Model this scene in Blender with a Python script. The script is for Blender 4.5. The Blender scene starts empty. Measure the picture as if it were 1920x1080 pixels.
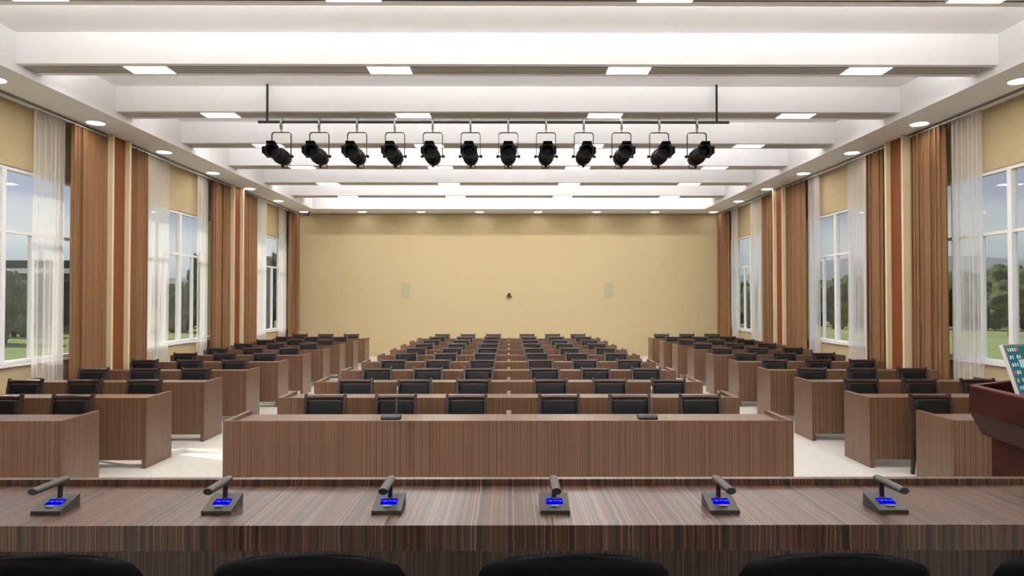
import bpy, bmesh, math, random
from mathutils import Vector, Matrix, noise
random.seed(7)
sc = bpy.context.scene
col = sc.collection
R = math.radians

# ------------------------------------------------------------ camera
CZ = 1.823
cd = bpy.data.cameras.new('camera'); cam = bpy.data.objects.new('camera', cd); col.objects.link(cam)
cd.sensor_width = 36; cd.lens = 24; cd.clip_start = .05; cd.clip_end = 1500
cam.location = (0, 0, CZ)
cam.rotation_euler = (R(90) + 21.3/1280, 0, -6/1280)
sc.camera = cam
sc.view_settings.view_transform = 'Standard'; sc.view_settings.look = 'None'
sc.view_settings.gamma = 1; sc.view_settings.use_curve_mapping = False
sc.view_settings.exposure = 0.5

# ------------------------------------------------------------ world (overcast sky with clouds)
w = bpy.data.worlds.new('sky'); sc.world = w; w.use_nodes = True
nt = w.node_tree; nt.nodes.clear(); N = nt.nodes.new; L = nt.links.new
out = N('ShaderNodeOutputWorld'); bg = N('ShaderNodeBackground'); tc = N('ShaderNodeTexCoord'); sp = N('ShaderNodeSeparateXYZ')
L(tc.outputs['Generated'], sp.inputs[0])
rp = N('ShaderNodeValToRGB'); e = rp.color_ramp.elements
e[0].position = 0; e[0].color = (.38, .40, .41, 1); e[1].position = .7; e[1].color = (.42, .48, .60, 1)
for p_, c_ in ((.045, (.34, .38, .42)), (.075, (.48, .50, .51)), (.10, (.46, .48, .50)), (.125, (.30, .325, .41)), (.24, (.33, .36, .47))):
    x = rp.color_ramp.elements.new(p_); x.color = c_ + (1,)
wn = N('ShaderNodeTexNoise'); wn.inputs['Scale'].default_value = 3; L(tc.outputs['Generated'], wn.inputs[0])
wa = N('ShaderNodeMath'); wa.operation = 'MULTIPLY_ADD'; wa.inputs[1].default_value = .10; wa.inputs[2].default_value = -.05; L(wn.outputs[0], wa.inputs[0])
wb = N('ShaderNodeMath'); wb.operation = 'ADD'; L(sp.outputs[2], wb.inputs[0]); L(wa.outputs[0], wb.inputs[1]); L(wb.outputs[0], rp.inputs[0])
mp = N('ShaderNodeMapping'); mp.inputs['Scale'].default_value = (1.2, 1.2, 9); L(tc.outputs['Generated'], mp.inputs[0])
nz = N('ShaderNodeTexNoise'); nz.inputs['Scale'].default_value = 1.6; nz.inputs['Detail'].default_value = 3; L(mp.outputs[0], nz.inputs[0])
cr = N('ShaderNodeValToRGB'); cr.color_ramp.elements[0].position = .48; cr.color_ramp.elements[1].position = .75
L(nz.outputs[0], cr.inputs[0])
mx = N('ShaderNodeMix'); mx.data_type = 'RGBA'; mx.inputs['B'].default_value = (.50, .52, .54, 1)
L(cr.outputs[0], mx.inputs['Factor']); L(rp.outputs[0], mx.inputs['A'])
xr = N('ShaderNodeMapRange'); xr.inputs['From Min'].default_value = -.6; xr.inputs['From Max'].default_value = .6; xr.inputs['To Min'].default_value = 1.12; xr.inputs['To Max'].default_value = .84
L(sp.outputs[0], xr.inputs['Value']); L(mx.outputs['Result'], bg.inputs[0]); L(xr.outputs[0], bg.inputs[1])
L(bg.outputs[0], out.inputs[0])

# sun, low over the lawn on the left
sd = bpy.data.lights.new('sun', 'SUN'); so = bpy.data.objects.new('sun', sd); col.objects.link(so)
sd.energy = 4.0; sd.color = (1, .93, .80); sd.angle = R(.6)
so.rotation_euler = Vector((-1.1, .5, 1)).to_track_quat('Z', 'Y').to_euler()

PANEL_W = 15      # watts of one ceiling panel
DOWN_W = 1.5        # watts of one downlight
COFFER_FILL_W = 150       # watts of one unseen strip light added to brighten a coffer

# ------------------------------------------------------------ material helpers
def srgb(r, g, b):
    f = lambda c: (c/255/12.92) if c/255 <= .04045 else ((c/255+.055)/1.055)**2.4
    return (f(r), f(g), f(b), 1)
def mat(name, color=(200, 200, 200), rough=.5, metal=0, spec=.5, emit=None, estr=0, bump=None):
    m = bpy.data.materials.new(name); m.use_nodes = True
    b = m.node_tree.nodes['Principled BSDF']
    b.inputs['Base Color'].default_value = srgb(*color); b.inputs['Roughness'].default_value = rough
    b.inputs['Metallic'].default_value = metal; b.inputs['Specular IOR Level'].default_value = spec
    if emit:
        b.inputs['Emission Color'].default_value = srgb(*emit); b.inputs['Emission Strength'].default_value = estr
    return m
def noisy(name, c1, c2, scale=40, detail=3, rough=.6, spec=.3, stretch=(1, 1, 1), bump=0, lo=.35, hi=.65, coord='Object'):
    m = mat(name, c1, rough, spec=spec); t = m.node_tree; n = t.nodes.new; l = t.links.new; b = t.nodes['Principled BSDF']
    tc = n('ShaderNodeTexCoord'); mp = n('ShaderNodeMapping'); mp.inputs['Scale'].default_value = stretch
    l(tc.outputs[coord], mp.inputs[0])
    nz = n('ShaderNodeTexNoise'); nz.inputs['Scale'].default_value = scale; nz.inputs['Detail'].default_value = detail
    l(mp.outputs[0], nz.inputs[0])
    r = n('ShaderNodeValToRGB'); r.color_ramp.elements[0].position = lo; r.color_ramp.elements[1].position = hi
    r.color_ramp.elements[0].color = srgb(*c1); r.color_ramp.elements[1].color = srgb(*c2)
    l(nz.outputs[0], r.inputs[0]); l(r.outputs[0], b.inputs['Base Color'])
    if bump:
        bp = n('ShaderNodeBump'); bp.inputs['Strength'].default_value = bump; bp.inputs['Distance'].default_value = .002
        l(nz.outputs[0], bp.inputs['Height']); l(bp.outputs[0], b.inputs['Normal'])
    return m
def stripes(name, axis, layers, base, wobble=.004, wscale=(1, 1, 1), rough=.35, spec=.5, fine=None):
    """straight-grain veneer: stripes across one axis. layers = (freq, lo, hi, colour, strength)"""
    m = mat(name, base, rough, spec=spec); t = m.node_tree; n = t.nodes.new; l = t.links.new; b = t.nodes['Principled BSDF']
    tc = n('ShaderNodeTexCoord'); sx = n('ShaderNodeSeparateXYZ'); l(tc.outputs['Object'], sx.inputs[0])
    mp = n('ShaderNodeMapping'); mp.inputs['Scale'].default_value = wscale; l(tc.outputs['Object'], mp.inputs[0])
    wz = n('ShaderNodeTexNoise'); wz.inputs['Scale'].default_value = 1; wz.inputs['Detail'].default_value = 2; l(mp.outputs[0], wz.inputs[0])
    a = n('ShaderNodeMath'); a.operation = 'MULTIPLY_ADD'; a.inputs[1].default_value = wobble*2
    l(wz.outputs[0], a.inputs[0]); l(sx.outputs['XYZ'.index(axis)], a.inputs[2])
    cur = None
    for k, (fr, lo, hi, c, s) in enumerate(layers):
        nz = n('ShaderNodeTexNoise'); nz.noise_dimensions = '1D'; nz.inputs['Scale'].default_value = fr; nz.inputs['Detail'].default_value = 1.5
        ad = n('ShaderNodeMath'); ad.operation = 'ADD'; ad.inputs[1].default_value = 13.7*(k+1); l(a.outputs[0], ad.inputs[0])
        l(ad.outputs[0], nz.inputs['W'])
        mr = n('ShaderNodeMapRange'); mr.inputs['From Min'].default_value = lo; mr.inputs['From Max'].default_value = hi; mr.inputs['To Max'].default_value = s
        l(nz.outputs[0], mr.inputs['Value'])
        mx = n('ShaderNodeMix'); mx.data_type = 'RGBA'; mx.inputs['B'].default_value = srgb(*c)
        if cur: l(cur, mx.inputs['A'])
        else: mx.inputs['A'].default_value = srgb(*base)
        l(mr.outputs[0], mx.inputs['Factor']); cur = mx.outputs['Result']
    l(cur, b.inputs['Base Color'])
    return m

M = {}
DESK = [(14, .35, .7, (79, 49, 30), .7), (95, .49, .58, (113, 88, 64), .8), (62, .575, .63, (56, 47, 41), .85), (160, .55, .66, (73, 52, 37), .5)]
M['desk_x'] = stripes('straight_grain_wood_across', 'X', DESK, (90, 60, 38), .002, (3, 3, 3), rough=.34, spec=.55)
M['desk_y'] = stripes('straight_grain_wood_along', 'Y', DESK, (90, 60, 38), .002, (3, 3, 3), rough=.34, spec=.55)
M['zebra'] = stripes('dark_zebra_wood', 'X', [(14, .42, .62, (66, 39, 25), .7), (110, .54, .60, (120, 96, 78), .75), (32, .56, .60, (28, 27, 27), .9), (130, .58, .62, (30, 25, 23), .85), (240, .5, .66, (54, 36, 26), .5)],
                     (76, 48, 34), .0045, (12, 12, 12), rough=.36, spec=.6)
M['floor'] = noisy('polished_beige_floor', (202, 197, 188), (214, 209, 201), 14, 8, .28, .4)
M['white'] = mat('white_ceiling_paint', (242, 242, 243), .7, spec=.2)
M['wallcloth'] = noisy('tan_woven_wallcovering', (170, 152, 117), (180, 162, 126), 60, 3, .8, .15, bump=.3)
M['cream'] = mat('cream_paint', (206, 188, 152), .6)
M['redwood'] = noisy('orange_brown_wood_panel', (103, 57, 28), (113, 65, 33), 3, 5, .55, .12, stretch=(14, 14, .5))
M['frame_white'] = mat('white_window_frame', (232, 230, 230), .4)
M['curtain'] = noisy('brown_curtain_cloth', (114, 83, 56), (124, 92, 63), 180, 2, .85, .1, bump=.3)
M['mahog'] = noisy('dark_red_mahogany', (34, 9, 4), (54, 17, 8), 2.2, 6, .6, .08, stretch=(1, 1, 7))
M['mahog_rim'] = mat('mahogany_rim', (74, 32, 27), .5, spec=.2)
M['chairwood'] = noisy('dark_walnut_chair_wood', (34, 18, 14), (44, 26, 21), 12, 4, .35, .45, stretch=(6, 6, 1))
M['leather'] = noisy('black_leather', (8, 9, 10), (11, 12, 13), 120, 3, .5, .16, bump=.15)
M['fabric_black'] = noisy('black_mesh_fabric', (10, 11, 12), (14, 15, 16), 300, 2, .85, .05, bump=.3)
M['black'] = mat('black_enamel', (11, 11, 11), .6, spec=.08)
M['lens'] = mat('dark_lens_glass', (4, 4, 5), .5, spec=.05)
M['steel'] = mat('grey_steel', (98, 100, 96), .4, .6)
M['darkmetal'] = mat('dark_grey_pipe', (38, 39, 37), .7, spec=.12)
M['chrome'] = mat('brushed_metal', (170, 168, 168), .3, .9)
M['micgrey'] = mat('dark_grey_microphone_plastic', (54, 51, 46), .55)
M['micblack'] = mat('black_plastic', (32, 32, 34), .45)
M['button'] = mat('grey_button', (92, 93, 94), .5)
M['navy'] = mat('navy_neck', (24, 22, 46), .35)
M['bluescreen'] = mat('blue_display', (0, 0, 30), 1, spec=0, emit=(0, 0, 195), estr=1)
M['screentext'] = mat('display_lettering', (60, 60, 110), 1, spec=0, emit=(112, 112, 200), estr=1)
M['panel'] = mat('lit_panel', (255, 255, 255), .5, emit=(255, 252, 245), estr=6)
M['dlight'] = mat('lit_downlight', (255, 255, 255), .5, emit=(255, 250, 244), estr=5)
M['coffer_fill'] = mat('lit_fill_strip', (255, 255, 255), .5, emit=(255, 244, 228), estr=2)
M['slot'] = mat('black_slot', (8, 8, 8), .9, spec=.1)
M['track'] = mat('grey_curtain_track', (150, 148, 145), .4, .3)
M['bezel'] = mat('grey_monitor_bezel', (96, 98, 100), .4)
M['bezelside'] = mat('silver_monitor_edge', (206, 206, 206), .35)
M['teal'] = mat('teal_screen', (0, 6, 8), .6, spec=.1, emit=(0, 84, 98), estr=1)
M['camblue'] = mat('blue_camera_lens', (16, 36, 90), .3)
for nm, c in dict(yellow=(224, 196, 84), red=(214, 84, 84), ltblue=(150, 196, 240), whiteish=(222, 228, 236), darkicon=(90, 70, 50), window=(176, 190, 200)).items():
    M['ic_'+nm] = mat('icon_'+nm, (10, 10, 10), .6, spec=.1, emit=c, estr=.62)
M['lawn'] = noisy('mown_lawn', (118, 128, 84), (130, 139, 95), .15, 5, .95, .05)
M['leaf'] = noisy('tree_leaves', (62, 70, 50), (88, 96, 66), 1.2, 5, .9, .1)
M['leaf2'] = noisy('dull_tree_leaves', (94, 98, 86), (116, 120, 104), 1.0, 5, .9, .1)
M['bark'] = noisy('bark', (60, 50, 42), (84, 72, 60), 4, 4, .9, .1)
M['hill'] = noisy('distant_hill', (112, 118, 124), (130, 135, 138), .02, 4, .95, .05)
M['concrete'] = noisy('grey_concrete', (120, 120, 116), (134, 134, 130), .6, 4, .9, .1)
M['darkglass'] = mat('dark_facade_glass', (58, 62, 62), .3)

def glass_mat():
    m = bpy.data.materials.new('window_glass'); m.use_nodes = True; t = m.node_tree; t.nodes.clear(); n = t.nodes.new; l = t.links.new
    o = n('ShaderNodeOutputMaterial'); mx = n('ShaderNodeMixShader'); lw = n('ShaderNodeLayerWeight'); lw.inputs[0].default_value = .12; fr = n('ShaderNodeMath'); fr.operation = 'MULTIPLY'; fr.inputs[1].default_value = .45; l(lw.outputs['Facing'], fr.inputs[0])
    tr = n('ShaderNodeBsdfTransparent'); tr.inputs[0].default_value = (.95, .97, .96, 1); gl = n('ShaderNodeBsdfGlossy'); gl.inputs['Roughness'].default_value = .02
    l(fr.outputs[0], mx.inputs[0]); l(tr.outputs[0], mx.inputs[1]); l(gl.outputs[0], mx.inputs[2]); l(mx.outputs[0], o.inputs[0]); return m
M['glass'] = glass_mat()
def sheer_mat():
    m = bpy.data.materials.new('white_voile'); m.use_nodes = True; t = m.node_tree; t.nodes.clear(); n = t.nodes.new; l = t.links.new
    o = n('ShaderNodeOutputMaterial'); mx = n('ShaderNodeMixShader'); mx2 = n('ShaderNodeMixShader'); mx2.inputs[0].default_value = .4
    tr = n('ShaderNodeBsdfTransparent'); df = n('ShaderNodeBsdfDiffuse'); tl = n('ShaderNodeBsdfTranslucent')
    for s in (df, tl): s.inputs[0].default_value = srgb(236, 232, 230)
    tc = n('ShaderNodeTexCoord'); nz = n('ShaderNodeTexNoise'); nz.inputs['Scale'].default_value = 150; nz.inputs['Detail'].default_value = 3
    l(tc.outputs['Object'], nz.inputs[0])
    mr = n('ShaderNodeMapRange'); mr.inputs['From Min'].default_value = .3; mr.inputs['From Max'].default_value = .7
    mr.inputs['To Min'].default_value = .32; mr.inputs['To Max'].default_value = .52; l(nz.outputs[0], mr.inputs['Value'])
    l(df.outputs[0], mx2.inputs[1]); l(tl.outputs[0], mx2.inputs[2])
    l(mr.outputs[0], mx.inputs[0]); l(tr.outputs[0], mx.inputs[1]); l(mx2.outputs[0], mx.inputs[2]); l(mx.outputs[0], o.inputs[0]); return m
M['sheer'] = sheer_mat()
def weave_mat():
    m = mat('diamond_weave_grille', (190, 178, 136), .6); t = m.node_tree; n = t.nodes.new; l = t.links.new; b = t.nodes['Principled BSDF']
    tc = n('ShaderNodeTexCoord'); fs = []
    for s in (1, -1):
        mp = n('ShaderNodeMapping'); mp.inputs['Rotation'].default_value = (0, s*R(45), 0); l(tc.outputs['Object'], mp.inputs[0])
        wv = n('ShaderNodeTexWave'); wv.inputs['Scale'].default_value = 9; wv.bands_direction = 'X'; l(mp.outputs[0], wv.inputs[0])
        fs.append(wv.outputs['Fac'])
    mu = n('ShaderNodeMath'); mu.operation = 'MULTIPLY'; l(fs[0], mu.inputs[0]); l(fs[1], mu.inputs[1])
    r = n('ShaderNodeValToRGB'); r.color_ramp.elements[0].position = .15; r.color_ramp.elements[0].color = srgb(168, 152, 117)
    r.color_ramp.elements[1].position = .5; r.color_ramp.elements[1].color = srgb(112, 132, 112); l(mu.outputs[0], r.inputs[0]); l(r.outputs[0], b.inputs['Base Color'])
    return m
M['weave'] = weave_mat()

# ------------------------------------------------------------ geometry helpers
class MB:
    """collects boxes, prisms, tubes and discs into one mesh"""
    def __init__(s): s.v = []; s.f = []; s.sm = []; s.mi = []
    def add(s, v, f, smooth=False, mi=0):
        o = len(s.v); s.v += [tuple(p) for p in v]; s.f += [tuple(i+o for i in q) for q in f]; s.sm += [smooth]*len(f); s.mi += [mi]*len(f); return s
    def box(s, x0, x1, y0, y1, z0, z1, mi=0):
        v = [(x, y, z) for x in (x0, x1) for y in (y0, y1) for z in (z0, z1)]
        return s.add(v, [(0, 1, 3, 2), (4, 6, 7, 5), (0, 4, 5, 1), (2, 3, 7, 6), (0, 2, 6, 4), (1, 5, 7, 3)], mi=mi)
    def loft(s, rings, smooth=True, cap=True, mi=0, closed=True):
        n = len(rings[0]); v = [p for r in rings for p in r]; f = []
        for k in range(len(rings)-1):
            for i in range(n if closed else n-1):
                j = (i+1) % n; f.append((k*n+i, k*n+j, (k+1)*n+j, (k+1)*n+i))
        s.add(v, f, smooth, mi)
        if cap:
            s.add(rings[0], [tuple(range(n-1, -1, -1))], False, mi); s.add(rings[-1], [tuple(range(n))], False, mi)
        return s
    def tube(s, pts, r, n=10, mi=0, cap=True):
        pts = [Vector(p) for p in pts]; rr = r if isinstance(r, (list, tuple)) else [r]*len(pts); rings = []; up = None
        for i, p in enumerate(pts):
            t = (pts[min(i+1, len(pts)-1)] - pts[max(i-1, 0)]).normalized()
            if up is None: up = Vector((0, 0, 1)) if abs(t.z) < .9 else Vector((1, 0, 0))
            a = t.cross(up).normalized(); b2 = a.cross(t).normalized(); up = b2
            rings.append([p + a*math.cos(2*math.pi*k/n)*rr[i] + b2*math.sin(2*math.pi*k/n)*rr[i] for k in range(n)])
        return s.loft(rings, True, cap, mi)
    def lathe_y(s, prof, n=24, cx=0, cz=0, mi=0, cap=True):
        """prof: list of (y, rx, rz)"""
        return s.loft([[(cx+rx*math.cos(2*math.pi*k/n), y, cz+rz*math.sin(2*math.pi*k/n)) for k in range(n)] for y, rx, rz in prof], True, cap, mi)
    def disc_z(s, x, y, z0, z1, r0, r1=None, n=28, mi=0):
        r1 = r0 if r1 is None else r1
        return s.loft([[(x+r*math.cos(2*math.pi*k/n), y+r*math.sin(2*math.pi*k/n), z) for k in range(n)] for z, r in ((z0, r0), (z1, r1))], True, True, mi)
    def mesh(s, name, mats, bevel=0):
        me = bpy.data.meshes.new(name); me.from_pydata(s.v, [], s.f)
        for m_ in (mats if isinstance(mats, (list, tuple)) else [mats]): me.materials.append(M[m_] if isinstance(m_, str) else m_)
        for i, p in enumerate(me.polygons): p.use_smooth = s.sm[i]; p.material_index = s.mi[i]
        bm = bmesh.new(); bm.from_mesh(me); bmesh.ops.recalc_face_normals(bm, faces=bm.faces)
        if bevel:
            es = [e for e in bm.edges if len(e.link_faces) == 2 and e.calc_face_angle(0) > .6]
            bmesh.ops.bevel(bm, geom=es, offset=bevel, segments=2, affect='EDGES', profile=.5)
        bm.to_mesh(me); bm.free(); return me
    def build(s, name, mats, parent=None, loc=(0, 0, 0), bevel=0):
        o = bpy.data.objects.new(name, s.mesh(name, mats, bevel)); col.objects.link(o); o.location = loc
        if parent: o.parent = parent
        return o
def tag(o, label, cat, group=None, kind=None):
    if label: o['label'] = label
    if cat: o['category'] = cat
    if group: o['group'] = group
    if kind: o['kind'] = kind
    return o
def empty(name, loc, rz=0):
    o = bpy.data.objects.new(name, None); col.objects.link(o); o.location = loc; o.rotation_euler = (0, 0, rz); o.empty_display_size = .1; return o
def struct(o): o['kind'] = 'structure'; return o
def kids(o): return list(o.children)
def copy_tree(o, loc, label=None, parent=None):
    c = o.copy(); col.objects.link(c); c.parent = parent
    if loc is not None: c.location = loc
    if label: c['label'] = label
    for ch in kids(o): copy_tree(ch, None, None, c)
    return c
bpy_update = bpy.context.view_layer.update

# ------------------------------------------------------------ the room
XW = 6.93; YB = 21.95; YF = -3.2; ZS = 4.59; ZBM = 4.695; ZR = 5.08; XC = 6.0
BAYS = [9.13, 14.20, 19.28]
struct(MB().box(-7.2, 7.2, YF, YB+.2, -.2, 0).build('floor', 'floor'))
struct(MB().box(-7.2, 7.2, YF, 5.2, 0, .15).build('floor', 'floor'))      # the dais
struct(MB().box(-7.2, 7.2, YB, YB+.2, 0, ZS).build('wall_back', 'wallcloth'))
struct(MB().box(-7.2, 7.2, YF-.2, YF, 0, ZS).build('wall_front', 'wallcloth'))
WZ0, WZ1, WH = .915, 3.68, 2.1
for s, nm in ((-1, 'wall_left'), (1, 'wall_right')):
    b = MB(); xs = sorted((s*XW, s*(XW+.27)))
    cuts = [YF]
    for c in BAYS: cuts += [c-WH, c+WH]
    cuts.append(YB)
    for i in range(0, len(cuts)-1, 2): b.box(*xs, cuts[i], cuts[i+1], 0, ZS)
    for c in BAYS: b.box(*xs, c-WH, c+WH, 0, WZ0); b.box(*xs, c-WH, c+WH, WZ1, ZS)
    struct(b.build(nm, 'wallcloth'))
# ceiling: lower perimeter soffit, raised coffers, cross beams
b = MB()
b.box(-7.2, -XC, YF, YB+.2, ZS, ZR+.2); b.box(XC, 7.2, YF, YB+.2, ZS, ZR+.2)
b.box(-XC, XC, 20.87, YB+.2, ZS, ZR+.2); b.box(-XC, XC, YF, -1.2, ZS, ZR+.2)
b.box(-XC, XC, -1.2, 20.87, ZR, ZR+.2)
struct(b.build('ceiling', 'white'))
STR = [8.38 + 2.105*k for k in range(-4, 6)]
for y in STR:
    b = MB(); b.box(-XC, XC, y-.09, y, ZBM, ZR); b.box(-XC, XC, y+.27, y+.36, ZBM, ZR); b.box(-XC, XC, y, y+.27, ZBM+.06, ZR)
    struct(b.build('ceiling', 'white'))

# windows
def window(s, c, idx):
    e = empty('window_%d' % idx, (s*7.0, c, WZ0)); struct(e)
    H = WZ1-WZ0; f = MB(); X0, X1 = -.05, .04
    f.box(X0, X1, -WH, WH, 0, .05); f.box(X0, X1, -WH, WH, H-.05, H)
    f.box(X0, X1, -WH, -WH+.06, .05, H-.05); f.box(X0, X1, WH-.06, WH, .05, H-.05)
    zt = 1.86
    thick = [-.9, .3, 1.5]; ends = [-WH+.06] + thick + [WH-.06]
    for y in thick: f.box(X0, X1, y-.04, y+.04, .05, H-.05)
    for a_, b_ in zip(ends[:-1], ends[1:]):
        a2 = a_+(.04 if a_ in thick else 0); b2 = b_-(.04 if b_ in thick else 0)
        f.box(X0+.015, X1-.015, a2, b2, zt-.022, zt+.022)
        if b_-a_ > 1: f.box(X0+.015, X1-.015, (a_+b_)/2-.025, (a_+b_)/2+.025, .05, zt-.022)
    f.build('window_frame', 'frame_white', e)
    MB().box(.0, .006, -WH+.05, WH-.05, .04, H-.04).build('window_glass', 'glass', e)
    MB().box(min(-.12*s, .04*s), max(-.12*s, .04*s), -WH, WH, -.03, 0).build('window_sill', 'frame_white', e)
i = 1
for s in (-1, 1):
    for c in BAYS: window(s, c, i); i += 1

# pilasters between the windows, dark wood panel between two cream strips
i = 1
for s in (-1, 1):
    for (a, b2) in ((11.39, 11.95), (16.43, 17.05)):
        e = empty('trim_%d' % i, (s*6.69, (a+b2)/2, 0)); struct(e); h = (b2-a)/2
        xs = sorted((0, s*.24))
        MB().box(*xs, -h+.05, h-.055, 0, ZS-.002).build('wood_panel', 'redwood', e)
        for y0, y1 in ((-h, -h+.05), (h-.055, h)):
            xs2 = sorted((-s*.08, s*.24)); MB().box(*xs2, y0, y1, 0, ZS-.002).build('edge_strip', 'cream', e)
        i += 1

# curtain tracks: one per bay and side
side = {-1: 'left', 1: 'right'}; bayname = ['nearest', 'middle', 'farthest']
for s in (-1, 1):
    for k, (a, b2) in enumerate(((6.8, 11.38), (11.96, 16.42), (17.06, 21.9))):
        e = empty('curtain_track', (s*6.74, (a+b2)/2, ZS)); h = (b2-a)/2
        tag(e, 'grey metal curtain track under the ceiling above the %s %s window' % (bayname[k], side[s]), 'curtain rail', 'curtain tracks')
        MB().box(-.045, .045, -h, h, -.018, -.001).build('rail', 'track', e)
        t = MB().tube([(-s*.02, -h+.02, -.045), (-s*.02, h-.02, -.045)], .012, 8); t.build('rod', 'bezelside', e)

def curtain(name, m, s, x, a, b2, amp, lam, label, cat, group, seed, z0=.02, z1=4.53, thick=0):
    rnd = random.Random(seed); n = max(24, int((b2-a)/lam*30)); pts = []
    ph = rnd.random()*6; cy = (a+b2)/2; u = 0.
    for i in range(n+1):
        t = i/n; y = a+(b2-a)*t
        u += (b2-a)/n/lam*2*math.pi*(1+.3*math.sin(9*t+ph))
        xx = amp*(math.sin(u)*.9 + .22*math.sin(.5*u+ph))
        if thick:
            for g in (.27+.05*math.sin(ph), .60+.05*math.cos(ph), .93):
                xx += s*.07*math.exp(-((t-g)*(b2-a)/.018)**2)
        pts.append((xx, y-cy+.16*lam*math.sin(2*u)))
    V = []; F = []; rows = 7
    for r in range(rows):
        z = z0+(z1-z0)*r/(rows-1); k = 1 + .12*math.sin(r*1.1+ph)*(1-r/(rows-1)) - .15*(r/(rows-1))
        for (xx, y) in pts: V.append((xx*k, y*(1-.006*math.sin(r*1.3)), z))
    for r in range(rows-1):
        for i in range(n): F.append((r*(n+1)+i, r*(n+1)+i+1, (r+1)*(n+1)+i+1, (r+1)*(n+1)+i))
    b = MB(); b.add(V, F, True)
    o = b.build(name, m, loc=(s*x, cy, 0))
    if thick:
        md = o.modifiers.new('t', 'SOLIDIFY'); md.thickness = thick
    return tag(o, label, cat, group)
sd_ = 0
for s in (-1, 1):
    sn = side[s]
    # (y0, y1, where)
    for (a, b2, wh) in ((6.98, 7.80, 'before the nearest %s window' % sn), (10.46, 11.37, 'between the nearest %s window and its pilaster' % sn), (11.97, 12.75, 'just beyond the nearer %s pilaster' % sn),
                        (15.46, 16.41, 'on the near side of the farther %s pilaster' % sn), (17.07, 18.1, 'just beyond the farther %s pilaster' % sn), (20.83, 21.92, 'in the %s corner against the back wall' % sn)):
        sd_ += 1
        curtain('curtain', 'curtain', s, 6.72, a, b2, .052, .135, 'pleated brown curtain ' + wh, 'curtain', 'brown curtains', sd_, thick=.006)
    for (a, b2, wh) in ((7.86, 8.5, 'on the near side of the nearest %s window' % sn), (9.75, 10.42, 'on the far side of the nearest %s window' % sn), (12.8, 13.66, 'on the near side of the middle %s window' % sn),
                        (14.9, 15.44, 'on the far side of the middle %s window' % sn), (18.15, 19.1, 'on the near side of the farthest %s window' % sn), (20.2, 20.8, 'on the far side of the farthest %s window' % sn)):
        sd_ += 1
        curtain('sheer_curtain', 'sheer', s, 6.80, a, b2, .03, .11, 'sheer white curtain ' + wh, 'sheer curtain', 'sheer curtains', sd_, z1=4.57)

# ------------------------------------------------------------ ceiling fittings
ords = ['first', 'second', 'third', 'fourth', 'fifth', 'sixth', 'seventh', 'eighth', 'ninth', 'tenth', 'eleventh', 'twelfth']
PX = [-4.49, -1.49, 1.50, 4.49]; PH = .272
def area(parent, w_, h_, power, color, loc=(0, 0, -.02), rot=(0, 0, 0), shape='RECTANGLE', spread=None):
    ld = bpy.data.lights.new('lamp', 'AREA'); ld.shape = shape; ld.size = w_
    if shape == 'RECTANGLE': ld.size_y = h_
    ld.energy = power; ld.color = color
    if spread: ld.spread = spread
    lo = bpy.data.objects.new('lamp', ld); col.objects.link(lo); lo.parent = parent; lo.location = loc; lo.rotation_euler = rot
    return lo
proto = None; gproto = {}
vis = [y for y in STR if y > 5]
for y in STR:
    seen = y > 5
    j = vis.index(y) if seen else 0
    for q, px in enumerate(PX):
        where = 'outermost left', 'inner left', 'inner right', 'outermost right'
        lab = 'lit rectangular ceiling panel, %s in the %s ceiling strip from the camera' % (where[q], ords[j]) if seen else \
              'lit rectangular ceiling panel above the dais behind the viewer'
        if proto is None:
            proto = empty('ceiling_light', (px, y+.135, ZBM)); tag(proto, lab, 'ceiling light', 'recessed panel lights')
            MB().box(-PH, PH, -.135, .135, -.004, .05).build('housing', 'frame_white', proto)
            MB().box(-PH+.012, PH-.012, -.125, .125, -.007, -.0045).build('diffuser', 'panel', proto)
            area(proto, PH*1.9, .25, PANEL_W, (1, .99, .97), loc=(0, 0, -.012))
        else: copy_tree(proto, (px, y+.135, ZBM), lab)
    if seen:
        segs = [-XC+.01] + [v for p in PX for v in (p-PH, p+PH)] + [XC-.01]
        names = 'leftmost', 'second from the left', 'middle', 'second from the right', 'rightmost'
        for q in range(5):
            a, b2 = segs[2*q]+.002, segs[2*q+1]-.002; key = (q,)
            lab = 'slatted air grille, %s in the %s ceiling strip from the camera' % (names[q], ords[j])
            if key not in gproto:
                h = (b2-a)/2; e = empty('air_grille', ((a+b2)/2, y+.135, ZBM)); tag(e, lab, 'air grille', 'ceiling air grilles')
                MB().box(-h, h, -.134, .134, .0065, .03).build('backing', 'slot', e)
                g = MB()
                for k in range(7):
                    yc = -.134+.268*k/6; w2 = .0095 if 0 < k < 6 else .006
                    g.box(-h, h, max(yc-w2, -.134), min(yc+w2, .134), .002, .006)
                g.build('slats', 'frame_white', e); gproto[key] = e
            else: copy_tree(gproto[key], ((a+b2)/2, y+.135, ZBM), lab)
# unseen strip lights added behind the beams to brighten the ceiling, one per coffer
for k, y in enumerate(STR[:-1]):
    last = False
    e = empty('added_coffer_light', (0, y+.40, ZBM+.06)); tag(e, 'unseen added strip light behind ceiling beam, brightening the coffer', 'strip light', 'strip lights added to brighten the coffers')
    MB().box(-5.8, 5.8, -.035, .035, -.02, .0).build('housing', 'frame_white', e)
    area(e, 11.4, .05, COFFER_FILL_W, (1, .985, .97), loc=(0, 0, .012), rot=(R(180), 0, 0))
e = empty('added_coffer_light', (0.15, 20.17, ZR)); tag(e, 'unseen added strip light in the last ceiling coffer before the back wall', 'strip light')  # unseen lamp, added to throw the shadow line onto the back wall
MB().box(-6.1, 5.8, -.03, .03, -.03, 0).build('housing', 'frame_white', e)
area(e, 11.8, .04, 85, (1, .975, .93), loc=(0, 0, -.035), rot=(R(35), 0, 0))

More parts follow.
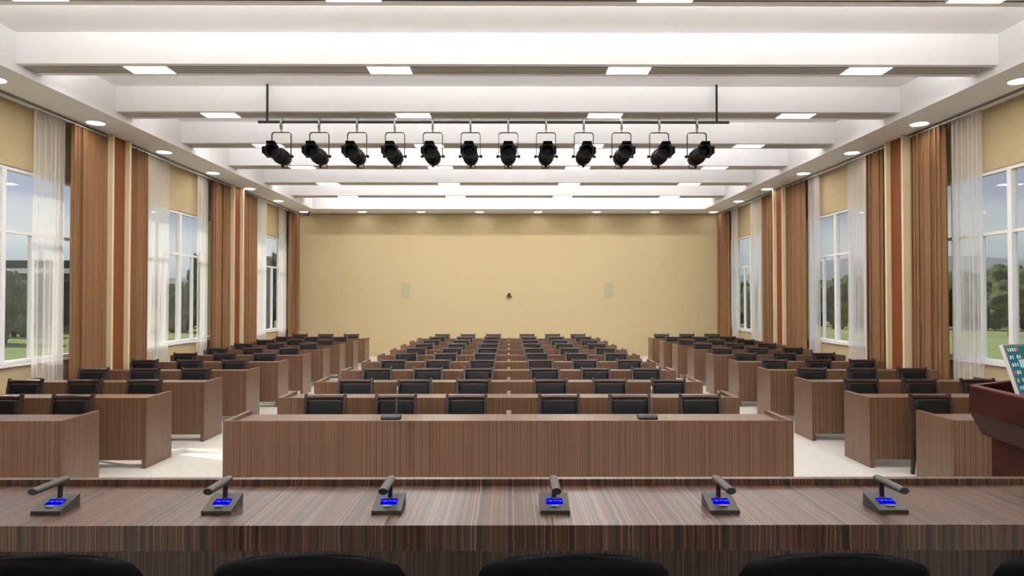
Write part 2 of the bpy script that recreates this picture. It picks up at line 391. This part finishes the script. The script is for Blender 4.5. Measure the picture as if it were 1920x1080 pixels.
# downlights round the soffit
dproto = None
def downlight(x, y, lab):
    global dproto
    if dproto is None:
        dproto = empty('downlight', (x, y, ZS)); tag(dproto, lab, 'downlight', 'round soffit downlights')
        MB().disc_z(0, 0, -.012, 0, .150, .155).build('rim', 'frame_white', dproto)
        MB().disc_z(0, 0, -.016, -.012, .128).build('diffuser', 'dlight', dproto)
        area(dproto, .25, .25, DOWN_W, (1, .95, .9), loc=(0, 0, -.022), shape='DISK')
    else: copy_tree(dproto, (x, y, ZS), lab)
for s in (-1, 1):
    for k in range(7):
        y = 8.55+2.115*k if k < 6 else 21.5
        if k == 6: lab = 'lit round downlight in the back %s corner of the soffit' % side[s]
        else: lab = 'lit round downlight, %s from the camera along the %s window wall' % (ords[k], side[s])
        downlight(s*6.46, y, lab)
for k in range(6):
    downlight(-6.46+12.92*(k+1)/7, 21.5, 'lit round downlight, %s from the left above the back wall' % ords[k+1])

# ------------------------------------------------------------ back wall
for x_, sn in ((-3.31, 'left'), (3.22, 'right')):
    o = empty('wall_grille', (x_, YB, 1.845)); tag(o, 'small woven diamond-pattern grille on the back wall, %s of the camera' % sn, 'wall grille', 'back wall grilles')
    MB().box(-.146, .146, -.012, 0, 0, .514).build('mesh_panel', 'weave', o)
c = empty('wall_camera', (.009, YB, 1.925)); tag(c, 'small black camera with blue lens on a shelf mid back wall', 'camera')
MB().box(-.095, .095, -.14, 0, -.008, .004).build('shelf', 'darkmetal', c)
MB().box(-.05, .05, -.12, -.03, .006, .022).build('base', 'black', c)
MB().lathe_y([(-.125, .03, .03), (-.12, .038, .038), (-.05, .042, .042), (-.035, .03, .03)], cz=.062).build('body', 'black', c)
MB().lathe_y([(-.134, .02, .02), (-.126, .026, .026)], cz=.062).build('lens', 'camblue', c)
c = empty('ceiling_camera', (-6.38, 21.6, ZS)); tag(c, 'small dark camera under the soffit in the back left corner', 'camera')
MB().box(-.11, .11, -.07, .07, -.012, 0).build('mounting_plate', 'steel', c)
MB().box(-.045, .045, -.04, .04, -.12, -.014).build('body', 'black', c, bevel=.008)
MB().lathe_y([(-.055, .024, .024), (-.041, .028, .028)], cz=-.075).build('lens', 'camblue', c)

# ------------------------------------------------------------ audience desks
def make_desk(W, divider, label, loc):
    e = empty('conference_desk', loc); tag(e, label, 'desk', 'audience desks'); h = W/2; T = .045
    MB().box(-h, h, 0, .022, .09, .76).build('front_panel', 'desk_x', e, bevel=.0015)
    for x0 in (-h, h-T): MB().box(x0, x0+T, .0225, .56, 0, .76).box(x0, x0+T, 0, .0224, 0, .0895).build('end_panel', 'desk_y', e, bevel=.0015)
    if divider: MB().box(-.0225, .0225, .022, .56, 0, .76).build('divider_panel', 'desk_y', e, bevel=.0015)
    d = MB()
    if divider: d.box(-h+T, -.0225, .022, .55, .70, .725); d.box(.0225, h-T, .022, .55, .70, .725)
    else: d.box(-h+T, h-T, .022, .55, .70, .725)
    d.build('desktop', 'desk_x', e)
    return e
YD = [6.0+1.4*k for k in range(10)]
blocks = (('centre', 0, 5.0, True), ('left', -5.165, 2.51, False), ('right', 5.165, 2.51, False))
for bn, bx, W, dv in blocks:
    pr = None
    for k, y in enumerate(YD):
        lab = '%sbrown wood desk, %s row from the camera in the %s block' % ('long ' if dv else '', ords[k], bn)
        if pr is None: pr = make_desk(W, dv, lab, (bx, y, 0))
        else: copy_tree(pr, (bx, y, 0), lab)

# ------------------------------------------------------------ audience chairs
def post(x, pts, r=.015):
    b = MB(); rings = []
    for (y, z, w_) in pts: rings.append([(x-w_, y-w_*1.1, z), (x+w_, y-w_*1.1, z), (x+w_, y+w_*1.1, z), (x-w_, y+w_*1.1, z)])
    return b.loft(rings, False)
def make_chair(loc, label):
    e = empty('conference_chair', loc); tag(e, label, 'chair', 'audience chairs')
    for s in (-1, 1):
        post(s*.203, [(0, 0, .015), (-.03, .25, .017), (-.042, .45, .018), (-.02, .60, .016), (.03, .82, .0155), (.032, .836, .013)]).build('rear_leg', 'chairwood', e, bevel=.003)
        post(s*.203, [(-.44, 0, .014), (-.44, .41, .018)]).build('front_leg', 'chairwood', e, bevel=.003)
        MB().box(s*.203-.010, s*.203+.010, -.422, -.055, .36, .41).build('side_rail', 'chairwood', e)
    # curved top rail
    b = MB(); rings = []
    for i in range(9):
        t = i/8; x = -.188+.376*t; dy = .018*math.sin(math.pi*t)
        rings.append([(x, .012+dy, .772), (x, -.008+dy, .775), (x, -.002+dy, .806), (x, .006+dy, .821), (x, .026+dy, .821), (x, .03+dy, .80)])
    b.loft(rings, True); b.build('top_rail', 'chairwood', e)
    b = MB(); rings = []
    for (z, y, hx) in ((.50, -.035, .176), (.515, -.052, .183), (.62, -.040, .184), (.74, -.014, .184), (.765, -.004, .178)):
        n = 9; front = []; back = []
        for i in range(n):
            t = i/(n-1); x = -hx+2*hx*t; dy = .016*math.sin(math.pi*t); ed = .008 if i in (0, n-1) else 0
            front.append((x, y+dy+ed, z)); back.append((x, y+.034+dy-ed, z))
        rings.append(front+back[::-1])
    b.loft(rings, True); b.build('backrest', 'leather', e)
    b = MB(); rings = []
    for z, g in ((.405, .012), (.42, 0), (.45, .002), (.465, .02)):
        rings.append([(-.185+g, -.455+g, z), (.185-g, -.455+g, z), (.20-g, -.44+g, z), (.19-g, -.07-g, z), (-.19+g, -.07-g, z), (-.20+g, -.44+g, z)])
    b.loft(rings, False); b.build('seat', 'leather', e, bevel=.006)
    MB().box(-.19, .19, -.438, -.418, .37, .404).build('seat_rail', 'chairwood', e)
    return e
ch = None
CXs = {'centre': [-1.915, -1.178, -.441, .526, 1.264, 2.001], 'left': [-6.025, -5.285, -4.545], 'right': [4.42, 5.152, 5.885]}
for bn in ('centre', 'left', 'right'):
    for k, y in enumerate(YD):
        for q, x_ in enumerate(CXs[bn]):
            lab = 'black leather chair, %s from left behind the %s desk of the %s block' % (ords[q], ords[k], bn)
            if ch is None: ch = make_chair((x_, y+1.14, 0), lab)
            else: copy_tree(ch, (x_, y+1.14, 0), lab)

# gooseneck microphones on the first centre desk
def goose(loc, label):
    e = empty('gooseneck_microphone', loc); tag(e, label, 'microphone', 'gooseneck microphones')
    prof = [(-.04, 0), (-.046, .010), (-.042, .026), (-.030, .039), (-.008, .045), (.020, .044), (.046, .030), (.052, .006), (.048, 0)]
    MB().loft([[(x, y, z) for y, z in prof] for x in (-.087, .087)], False).build('base', 'micblack', e, bevel=.004)
    MB().disc_z(.045, .012, .040, .052, .012, .009, 14).build('collar', 'micblack', e)
    MB().tube([(.045, .012, .048), (.045, .014, .12), (.046, .025, .20), (.048, .045, .265)], [.0045, .0042, .004, .004], 8).build('gooseneck', 'chrome', e)
    MB().tube([(.048, .045, .262), (.049, .052, .285), (.049, .054, .292)], [.006, .007, .004], 10).build('capsule', 'chrome', e)
    return e
g1 = goose((-1.078, 6.28, .725), 'black gooseneck microphone on the front centre desk, left of the divider')
copy_tree(g1, (1.272, 6.28, .725), 'black gooseneck microphone on the front centre desk, right of the divider')

# ------------------------------------------------------------ dais desk with microphones
e = empty('presidium_desk', (0, 2.805, .15)); tag(e, 'long dark zebra-wood desk across the foreground with microphones on it', 'desk')
MB().box(-3.0, 3.0, 0, .59, .646, .75).build('desktop', 'zebra', e, bevel=.0015)
MB().box(-3.0, 3.0, .59, .632, 0, .783).build('front_panel', 'zebra', e, bevel=.0015)
for s in (-1, 1): MB().box(s*2.9-.02, s*2.9+.02, .05, .59, 0, .646).build('end_panel', 'desk_y', e)

def text_mesh(body, size, name):
    cu = bpy.data.curves.new(name, 'FONT'); cu.body = body; cu.size = size; cu.align_x = 'CENTER'; cu.align_y = 'CENTER'; cu.resolution_u = 2
    o = bpy.data.objects.new(name, cu); col.objects.link(o); bpy_update()
    me = bpy.data.meshes.new_from_object(o.evaluated_get(bpy.context.evaluated_depsgraph_get())); bpy.data.objects.remove(o)
    return me
def desk_mic(loc, label):
    e = empty('desk_microphone', loc); tag(e, label, 'microphone', 'microphones on the dais desk')
    W = .0635; D = .136; sl = .040/D
    b = MB(); b.loft([[(x, 0, 0), (x, 0, .017), (x, D, .057), (x, D, 0)] for x in (-W, W)], False); b.build('base', 'micgrey', e, bevel=.0012)
    ang = math.atan(sl)
    def onslope(t, up=0): return Vector((0, t, .017+sl*t)) + Vector((0, -math.sin(ang), math.cos(ang)))*up
    s = MB(); s.box(-.036, .036, -.0215, .0215, 0, .0012); o = s.build('screen', 'bluescreen', e); o.location = onslope(.066); o.rotation_euler = (ang, 0, 0)
    tm = text_mesh('\u95e8\u6703 \u4e0d\u95e8\u6703', .0125, 'display_text'); tm.materials.append(M['screentext'])
    t = bpy.data.objects.new('display_text', tm); col.objects.link(t); t.parent = o; t.location = (0, .002, .0016)
    s = MB(); s.box(-.017, .017, -.0075, .0075, 0, .005); o = s.build('button', 'button', e, bevel=.0008); o.location = onslope(.030); o.rotation_euler = (ang, 0, 0)
    z0 = .017+sl*.095
    MB().disc_z(0, .095, z0-.003, z0+.005, .0145, .013, 16).build('collar', 'steel', e)
    b = MB(); b.loft([[(.0105*math.cos(2*math.pi*k/14), .095+.0105*math.sin(2*math.pi*k/14)+dy, z) for k in range(14)] for z, dy in ((z0+.004, 0), (.112, .004))], True)
    b.build('neck', 'navy', e)
    # long oval microphone tube, flat black end towards the speaker
    b = MB(); b.lathe_y([(-.078, .0205, .0145), (.085, .0205, .0145), (.128, .0195, .0140), (.140, .016, .0115), (.144, .008, .006)], 22, 0, .121, cap=True); b.build('microphone_tube', 'micgrey', e)
    b = MB(); b.lathe_y([(-.081, .019, .0132), (-.0785, .0206, .0146)], 22, 0, .121); b.build('grille_end', 'micblack', e)
    return e
mic = None; MX = [-1.982, -1.254, -.5255, .200, .930, 1.657, 2.384]
mlab = ['leftmost', 'second from the left', 'third from the left', 'fourth from the left', 'fifth from the left', 'sixth from the left', 'cut off at the right edge']
for k, x_ in enumerate(MX):
    lab = 'grey wedge microphone with blue display on the foreground desk, ' + mlab[k]
    if mic is None: mic = desk_mic((x_, 2.944, .90), lab)
    else: copy_tree(mic, (x_, 2.944, .90), lab)

# dais chairs, only their padded tops reach into the picture
def dais_chair(loc, label):
    e = empty('dais_chair', loc); tag(e, label, 'chair', 'chairs behind the foreground desk')
    b = MB(); rings = []
    prof = [(.46, -.16, .24), (.52, -.19, .262), (.75, -.22, .267), (.90, -.245, .268), (.935, -.25, .262), (.955, -.25, .245), (.965, -.25, .215), (.969, -.25, .17)]
    n = 20
    for z, y, hx in prof:
        fr = []; bk = []; th = .045 if z < .94 else (.032 if z < .965 else .015)
        for i in range(n+1):
            t = i/n; x = -hx+2*hx*t; c = .012*(1-(2*t-1)**2); tt = th*(1-(2*t-1)**8)
            zz = z - ((.010*abs(2*t-1)**2+.006*abs(2*t-1)**6) if z > .92 else 0); fr.append((x, y-c+tt, zz)); bk.append((x, y-c-tt*.6-.002, zz))
        rings.append(fr+bk[::-1])
    b.loft(rings, True); b.build('backrest', 'fabric_black', e)
    b = MB(); b.loft([[(-.24+g, -.2, z), (.24-g, -.2, z), (.25-g, .26-g, z), (-.25+g, .26-g, z)] for z, g in ((.40, .02), (.43, 0), (.47, 0), (.485, .03))], False)
    b.build('seat', 'fabric_black', e, bevel=.01)
    for s in (-1, 1):
        MB().box(s*.22-.018, s*.22+.018, .20, .236, 0, .40).build('leg', 'black', e)
        MB().box(s*.22-.018, s*.22+.018, -.20, -.164, 0, .40).build('leg', 'black', e)
    return e
dc = None; dl = ['left edge of the picture', 'second from the left', 'in the middle, right of the centre line', 'second from the right', 'right edge of the picture']
for k, x_ in enumerate((-1.275, -.551, .180, .903, 1.61)):
    lab = 'black padded chair top behind the foreground desk, ' + dl[k]
    if dc is None: dc = dais_chair((x_, 2.15, .15), lab)
    else: copy_tree(dc, (x_, 2.15, .15), lab)

# ------------------------------------------------------------ lectern and monitor
P = [Vector(p) for p in ((3.03, 4.49), (3.80, 4.94), (4.37, 4.71), (3.83, 4.15), (2.945, 3.88))]
P[3] = Vector((4.37, 4.71))*.45 + Vector((2.945, 3.88))*.55
P = [P[0], P[1], P[2], P[4]]
C0 = sum(P, Vector((0, 0)))/4; C0 = Vector((3.56, 4.42))
e = empty('lectern', (C0.x, C0.y, .15)); tag(e, 'dark red mahogany lectern at the right edge, holding a tilted monitor', 'lectern')
def ring(sc_, z): return [((p.x-C0.x)*sc_, (p.y-C0.y)*sc_, z) for p in P]
MB().loft([ring(.75, 0), ring(.75, .79)], False).build('base', 'mahog', e)
MB().loft([ring(.865, .79), ring(.88, .81), ring(1, .936), ], False).build('tapered_collar', 'mahog', e)
b = MB(); o_, i_ = ring(1, .936), ring(.90, .936); o2, i2 = ring(1, 1.10), ring(.90, 1.10)
n = 4
b.add(o_+o2, [(k, (k+1) % n, n+(k+1) % n, n+k) for k in range(n)]); b.add(i_+i2, [(k, (k+1) % n, n+(k+1) % n, n+k) for k in range(n)])
b.add(o_+i_, [(k, (k+1) % n, n+(k+1) % n, n+k) for k in range(n)]); b.add(i_, [(0, 1, 2, 3)]); b.build('upper_box', 'mahog', e)
b = MB(); o_, i_ = ring(1.003, 1.10), ring(.90, 1.10); o2, i2 = ring(1.003, 1.11), ring(.90, 1.11)
for A_, B_ in ((o_, o2), (i_, i2), (o2, i2), (o_, i_)): b.add(A_+B_, [(k, (k+1) % n, n+(k+1) % n, n+k) for k in range(n)])
b.build('top_rim', 'mahog_rim', e)
# monitor leaning back, its back to the hall
e1 = Vector((.86, .51, 0)).normalized(); nn = Vector((.51, -.86, 0)).normalized(); lean = R(16.5)
upv = (Vector((0, 0, 1))*math.cos(lean) - nn*math.sin(lean)).normalized()
e = empty('monitor', (3.073, 4.10, 1.243)); tag(e, 'tilted silver-edged monitor with teal desktop standing in the lectern', 'monitor')
e.matrix_world = Matrix(((e1.x, nn.x*-1, upv.x, 3.073), (e1.y, -nn.y, upv.y, 4.10), (e1.z, 0, upv.z, 1.243), (0, 0, 0, 1)))
fwd = e1.cross(upv).normalized()
mw = Matrix.Identity(4)
for r_ in range(3): mw[r_][0] = e1[r_]; mw[r_][1] = -fwd[r_]; mw[r_][2] = upv[r_]; mw[r_][3] = (3.073, 4.10, 1.243)[r_]
if upv.cross(e1).dot(-fwd) < 0:
    for r_ in range(3): mw[r_][1] = fwd[r_]
e.matrix_world = mw
bpy_update()
s_ = -1 if (mw.to_3x3() @ Vector((0, 1, 0))).dot(nn) < 0 else 1    # side facing the speaker
MW, MH = .53, .315
def slab(x0, x1, z0, z1, d0, d1): return MB().box(x0, x1, min(s_*d0, s_*d1), max(s_*d0, s_*d1), z0, z1)
slab(0, MW, 0, MH, -.022, .0).build('housing', 'bezelside', e, bevel=.002)
slab(.0025, MW-.0025, .0025, MH-.0025, .0, .002).build('bezel', 'bezel', e)
scr = slab(.018, MW-.018, .016, MH-.016, .002, .003).build('screen', 'teal', e)
b = MB(); cols_ = ['ic_yellow', 'ic_red', 'ic_ltblue', 'ic_whiteish', 'ic_darkicon', 'ic_window']; rn = random.Random(3)
def icon(x0, x1, z0, z1, mi, d=.0036): b.box(x0, x1, min(s_*.003, s_*d), max(s_*.003, s_*d), z0, z1, mi=mi)
for r_ in range(6):
    for c_ in range(5 if r_ < 2 else (3 if r_ < 4 else 5)):
        x0 = .030+c_*.030; z1_ = MH-.024-r_*.047
        icon(x0, x0+.016, z1_-.022, z1_, rn.choice([0, 0, 1, 2, 3, 4])); icon(x0-.002, x0+.019, z1_-.030, z1_-.027, 4)
icon(.125, .30, .165, .215, 5, .0038); icon(.19, .30, .125, .15, 3, .0038); icon(.16, .17, .11, .165, 3, .0038); icon(.135, .26, .108, .118, 5, .004)
b.build('screen_icons', cols_, e)
slab(MW/2-.06, MW/2+.06, -.03, .10, -.05, -.022).build('stand', 'bezel', e)
slab(MW/2-.10, MW/2+.10, -.125, -.03, -.09, -.03).build('stand_foot', 'bezel', e)

# ------------------------------------------------------------ stage light bar
BY = 10.3; BZ = 4.506
e = empty('lighting_bar', (-.22, BY, BZ)); tag(e, 'long dark grey pipe hung from the ceiling carrying twelve stage spotlights', 'lighting bar')
MB().tube([(-3.57, 0, 0), (3.56, 0, 0)], .021, 14).build('pipe', 'darkmetal', e)
for x_ in (-3.435, 3.375): MB().tube([(x_, 0, .0), (x_, 0, ZR-BZ)], .0165, 12).build('hanger_rod', 'darkmetal', e)
def spot(loc, label):
    e = empty('stage_spotlight', loc); tag(e, label, 'spotlight', 'stage spotlights on the bar')
    # hook clamp
    b = MB()
    b.box(-.014, .014, -.030, .004, -.155, -.024); b.box(-.014, .014, -.034, .036, .022, .034); b.box(-.014, .014, .024, .036, -.02, .03); b.box(-.014, .014, -.036, -.024, -.05, .03)
    b.tube([(0, .07, .066), (0, -.036, .036)], .010, 8)
    b.tube([(0, -.034, -.035), (0, -.075, -.085)], .010, 8); b.tube([(0, -.075, -.085), (0, -.035, -.12)], .008, 8)
    b.build('clamp', 'steel', e)
    # yoke
    y0 = -.0; pts = [(-.145, y0, -.515), (-.145, y0, -.20)] + [(-.145+.04*(1-math.cos(a)), y0, -.20+.04*math.sin(a)) for a in (.4, .8, 1.2, 1.57)]
    pts += [(-x, y, z) for x, y, z in pts[::-1]]
    b = MB(); rings = []
    for i, p in enumerate(pts):
        p = Vector(p); t = (Vector(pts[min(i+1, len(pts)-1)])-Vector(pts[max(i-1, 0)])).normalized(); nv = t.cross(Vector((0, 1, 0)))
        rings.append([p+nv*.004+Vector((0, .016, 0)), p+nv*.004-Vector((0, .016, 0)), p-nv*.004-Vector((0, .016, 0)), p-nv*.004+Vector((0, .016, 0))])
    b.loft(rings, False); b.build('yoke', 'black', e)
    for s in (-1, 1):
        MB().tube([(s*.105, 0, -.522), (s*.15, 0, -.522)], .012, 10).build('pivot_bolt', 'black', e)
        MB().tube([(s*.15, 0, -.522), (s*.178, 0, -.522)], .022, 8).build('pivot_knob', 'black', e)
    # body, pointing at the camera side (-Y)
    b = MB(); b.lathe_y([(-.295, .076, .076), (-.413, .085, .085), (-.413, .091, .091), (-.34, .091, .091), (-.33, .096, .096), (-.18, .097, .097), (-.10, .102, .102), (-.06, .112, .112), (.06, .116, .116), (.13, .110, .110), (.20, .094, .094), (.26, .072, .072), (.285, .045, .045)], 28, 0, -.525)
    b.build('body', 'black', e)
    MB().lathe_y([(-.307, .072, .072), (-.296, .0745, .0745)], 28, 0, -.525).build('lens', 'lens', e)
    # colour frame holder with square plate and open flaps
    b = MB(); n = 32; c = -.525; R0 = .086
    inner = [(R0*math.cos(2*math.pi*k/n), R0*math.sin(2*math.pi*k/n)) for k in range(n)]
    def sq(a):
        m_ = max(abs(math.cos(a)), abs(math.sin(a)), (abs(math.cos(a))+abs(math.sin(a)))/1.6); return (.105*math.cos(a)/m_, .105*math.sin(a)/m_)
    outer = [sq(2*math.pi*k/n) for k in range(n)]
    for (ya, yb) in ((-.432, -.412),):
        A_ = [(x, ya, z+c) for x, z in inner]; B_ = [(x, ya, z+c) for x, z in outer]; C_ = [(x, yb, z+c) for x, z in inner]; D_ = [(x, yb, z+c) for x, z in outer]
        for u, v in ((A_, B_), (C_, D_), (A_, C_), (B_, D_)): b.add(u+v, [(k, (k+1) % n, n+(k+1) % n, n+k) for k in range(n)])
    b.build('gel_frame', 'black', e)
    def flap(q, nm='barn_door'):
        o_ = [Vector(p) for p in q]; nv = (o_[1]-o_[0]).cross(o_[2]-o_[0]).normalized()*.004
        MB().add([p for p in o_]+[p+nv for p in o_], [(0, 1, 2, 3), (7, 6, 5, 4), (0, 4, 5, 1), (1, 5, 6, 2), (2, 6, 7, 3), (3, 7, 4, 0)]).build(nm, 'black', e)
    flap([(-.075, -.432, c+.10), (.075, -.432, c+.10), (.062, -.49, c+.128), (-.062, -.49, c+.128)])
    flap([(-.075, -.432, c-.10), (.075, -.432, c-.10), (.060, -.47, c-.112), (-.060, -.47, c-.112)])
    flap([(-.102, -.432, c-.06), (-.102, -.432, c+.06), (-.120, -.49, c+.058), (-.120, -.49, c-.045)])
    flap([(.102, -.432, c-.06), (.102, -.432, c+.06), (.120, -.49, c+.058), (.120, -.49, c-.045)])
    # ring around the mid body, rear handle and focus knob
    b = MB(); b.lathe_y([(-.066, .110, .110), (-.066, .118, .118), (-.054, .118, .118), (-.054, .110, .110)], 28, 0, c, cap=False); b.build('joint_ring', 'black', e)
    MB().tube([(-.055, .22, c-.07), (-.055, .24, c-.128), (.055, .24, c-.128), (.055, .22, c-.07)], .007, 8).build('rear_handle', 'black', e)
    MB().tube([(0, .06, c-.12), (0, .06, c-.150)], .020, 10).build('focus_knob', 'black', e)
    return e
sp_ = None
for k in range(12):
    lab = 'black stage spotlight hanging from the lighting bar, %s from the left' % ords[k]
    if k == 0: lab = 'black stage spotlight hanging at the left end of the lighting bar'
    if k == 11: lab = 'black stage spotlight hanging at the right end of the lighting bar'
    x_ = -3.437+.5715*k
    if sp_ is None: sp_ = spot((x_, BY, BZ), lab)
    else: copy_tree(sp_, (x_, BY, BZ), lab)

# ------------------------------------------------------------ outdoors
GZ = -2.0
def ground():
    b = MB(); b.add([(-400, -60, GZ), (400, -60, GZ), (400, 400, GZ), (-400, 400, GZ)], [(0, 1, 2, 3)]); return b
struct(ground().build('lawn', 'lawn'))
def hill(x0, x1, y, top, seed, name='hill'):
    b = MB(); n = 60; rings = []
    for i in range(n+1):
        t = i/n; x = x0+(x1-x0)*t; h = top*(.55+.45*math.sin(math.pi*t))*(1+.18*noise.noise(Vector((t*6, seed, 0))))
        rings.append([(x, y-60, GZ), (x, y-25, GZ+h*.6), (x, y, GZ+h), (x, y+60, GZ)])
    b.loft(rings, True, True); return b.build(name, 'hill')
struct(hill(100, 330, 330, 25, 2.))
struct(hill(-420, -90, 380, 16, 5.))
def tree(x, y, h, wd, label, m='leaf', trunk=.25, seed=1, dense=9):
    rn = random.Random(seed); e = empty('tree', (x, y, GZ)); tag(e, label, 'tree', 'trees beyond the lawn')
    bm = bmesh.new()
    for k in range(dense):
        a = rn.random()*6.28; rr = wd*.32*math.sqrt(rn.random()); cz = h*(trunk + (1-trunk)*(.25+.5*rn.random())); rad = wd*(.24+.12*rn.random())
        res = bmesh.ops.create_icosphere(bm, subdivisions=4, radius=1)
        for v in res['verts']:
            d = v.co.normalized(); nn_ = 1+.35*noise.noise(d*2.2+Vector((k, seed, 0)))+.20*noise.noise(d*6+Vector((seed, k, 0)))+.09*noise.noise(d*17+Vector((k, 0, seed)))
            v.co = Vector((d.x*rad*nn_+rr*math.cos(a), d.y*rad*nn_+rr*math.sin(a), d.z*h*(1-trunk)*.34*nn_+cz))
            v.co.z = max(v.co.z, .02)
    for f in bm.faces: f.smooth = True
    me = bpy.data.meshes.new('crown'); bm.to_mesh(me); bm.free(); me.materials.append(M[m])
    o = bpy.data.objects.new('crown', me); col.objects.link(o); o.parent = e
    MB().tube([(0, 0, 0), (.05*h*.2, 0, h*.3), (0, 0, h*.6)], [h*.035, h*.028, h*.015], 8).build('trunk', 'bark', e)
def att(px, D, ytop):
    """px offset from the vanishing line at distance D, height from picture row"""
    return (px-954)*D/1280, (561.3-ytop)*D/1280+CZ-GZ
TR = [ # px, D, ytop, width, mat, label tail
 (-30, 58, 512, 5, 'leaf2', 'dull bushy tree at the left edge, seen through the nearest left window'),
 (30, 70, 508, 4.5, 'leaf2', 'dull bushy tree in front of the grey building'),
 (95, 100, 505, 10, 'leaf2', 'grey-green tree partly behind the nearest left sheer'),
 (318, 92, 548, 3.4, 'leaf2', 'low rounded tree at the left side of the middle left window'),
 (343, 80, 533, 3.6, 'leaf2', 'rounded grey-green tree in the centre of the middle left window'),
 (374, 98, 478, 3.6, 'leaf2', 'tall slim tree at the far side of the middle left window'),
 (420, 92, 520, 5, 'leaf2', 'grey-green tree beyond the lawn behind the farther left curtain'),
 (480, 84, 500, 4, 'leaf2', 'grey-green tree behind the near sheer of the farthest left window'),
 (510, 93, 478, 3.4, 'leaf2', 'tall dark tree filling the farthest left window'),
 (540, 104, 462, 4.4, 'leaf2', 'tallest dark tree beside the farthest left window'),
 (1375, 98, 535, 4, 'leaf', 'dark tree at the far side of the farthest right window'),
 (1405, 88, 528, 3.6, 'leaf', 'dark green tree in the middle of the farthest right window'),
 (1445, 110, 520, 5, 'leaf', 'dark tree behind the farther right sheer'),
 (1530, 98, 532, 4.2, 'leaf', 'dark bushy tree at the far side of the middle right window'),
 (1563, 88, 526, 3.8, 'leaf', 'dark green tree in the centre of the middle right window'),
 (1602, 98, 520, 5, 'leaf', 'dark tree behind the near sheer of the middle right window'),
 (1680, 90, 520, 8, 'leaf', 'dark tree beyond the right lawn behind the pilaster'),
 (1800, 96, 515, 9, 'leaf', 'dark tree behind the nearest right sheer'),
 (1852, 84, 532, 5, 'leaf', 'low dark tree at the far side of the nearest right window'),
 (1897, 70, 503, 5, 'leaf', 'broad green tree with visible trunk in the nearest right window'),
 (1960, 84, 510, 7, 'leaf', 'green tree at the right edge of the nearest right window'),
]
for k, (px, D, yt, wd, m_, lab) in enumerate(TR):
    x_, h = att(px, D, yt); tree(x_, D, h, wd, lab, m_, seed=k+1, trunk=.05 if k != 19 else .3)
# grey flat-roofed building beyond the left lawn
e = empty('building', (-58, 80, GZ)); tag(e, 'grey flat-roofed building with pale fascia seen through the nearest left window', 'building')
MB().box(-9, 9, 0, 8, 0, 7.4).build('wall', 'concrete', e)
MB().box(-10, 10, -1.5, 9, 7.4, 8.3).build('roof', 'darkglass', e)
MB().box(-10, 10, -1.6, -1.4, 6.8, 7.38).build('fascia', 'frame_white', e)
for k in range(5): MB().box(-8+3.4*k, -5.6+3.4*k, -.05, .0, .8, 5.8).build('window', 'darkglass', e)
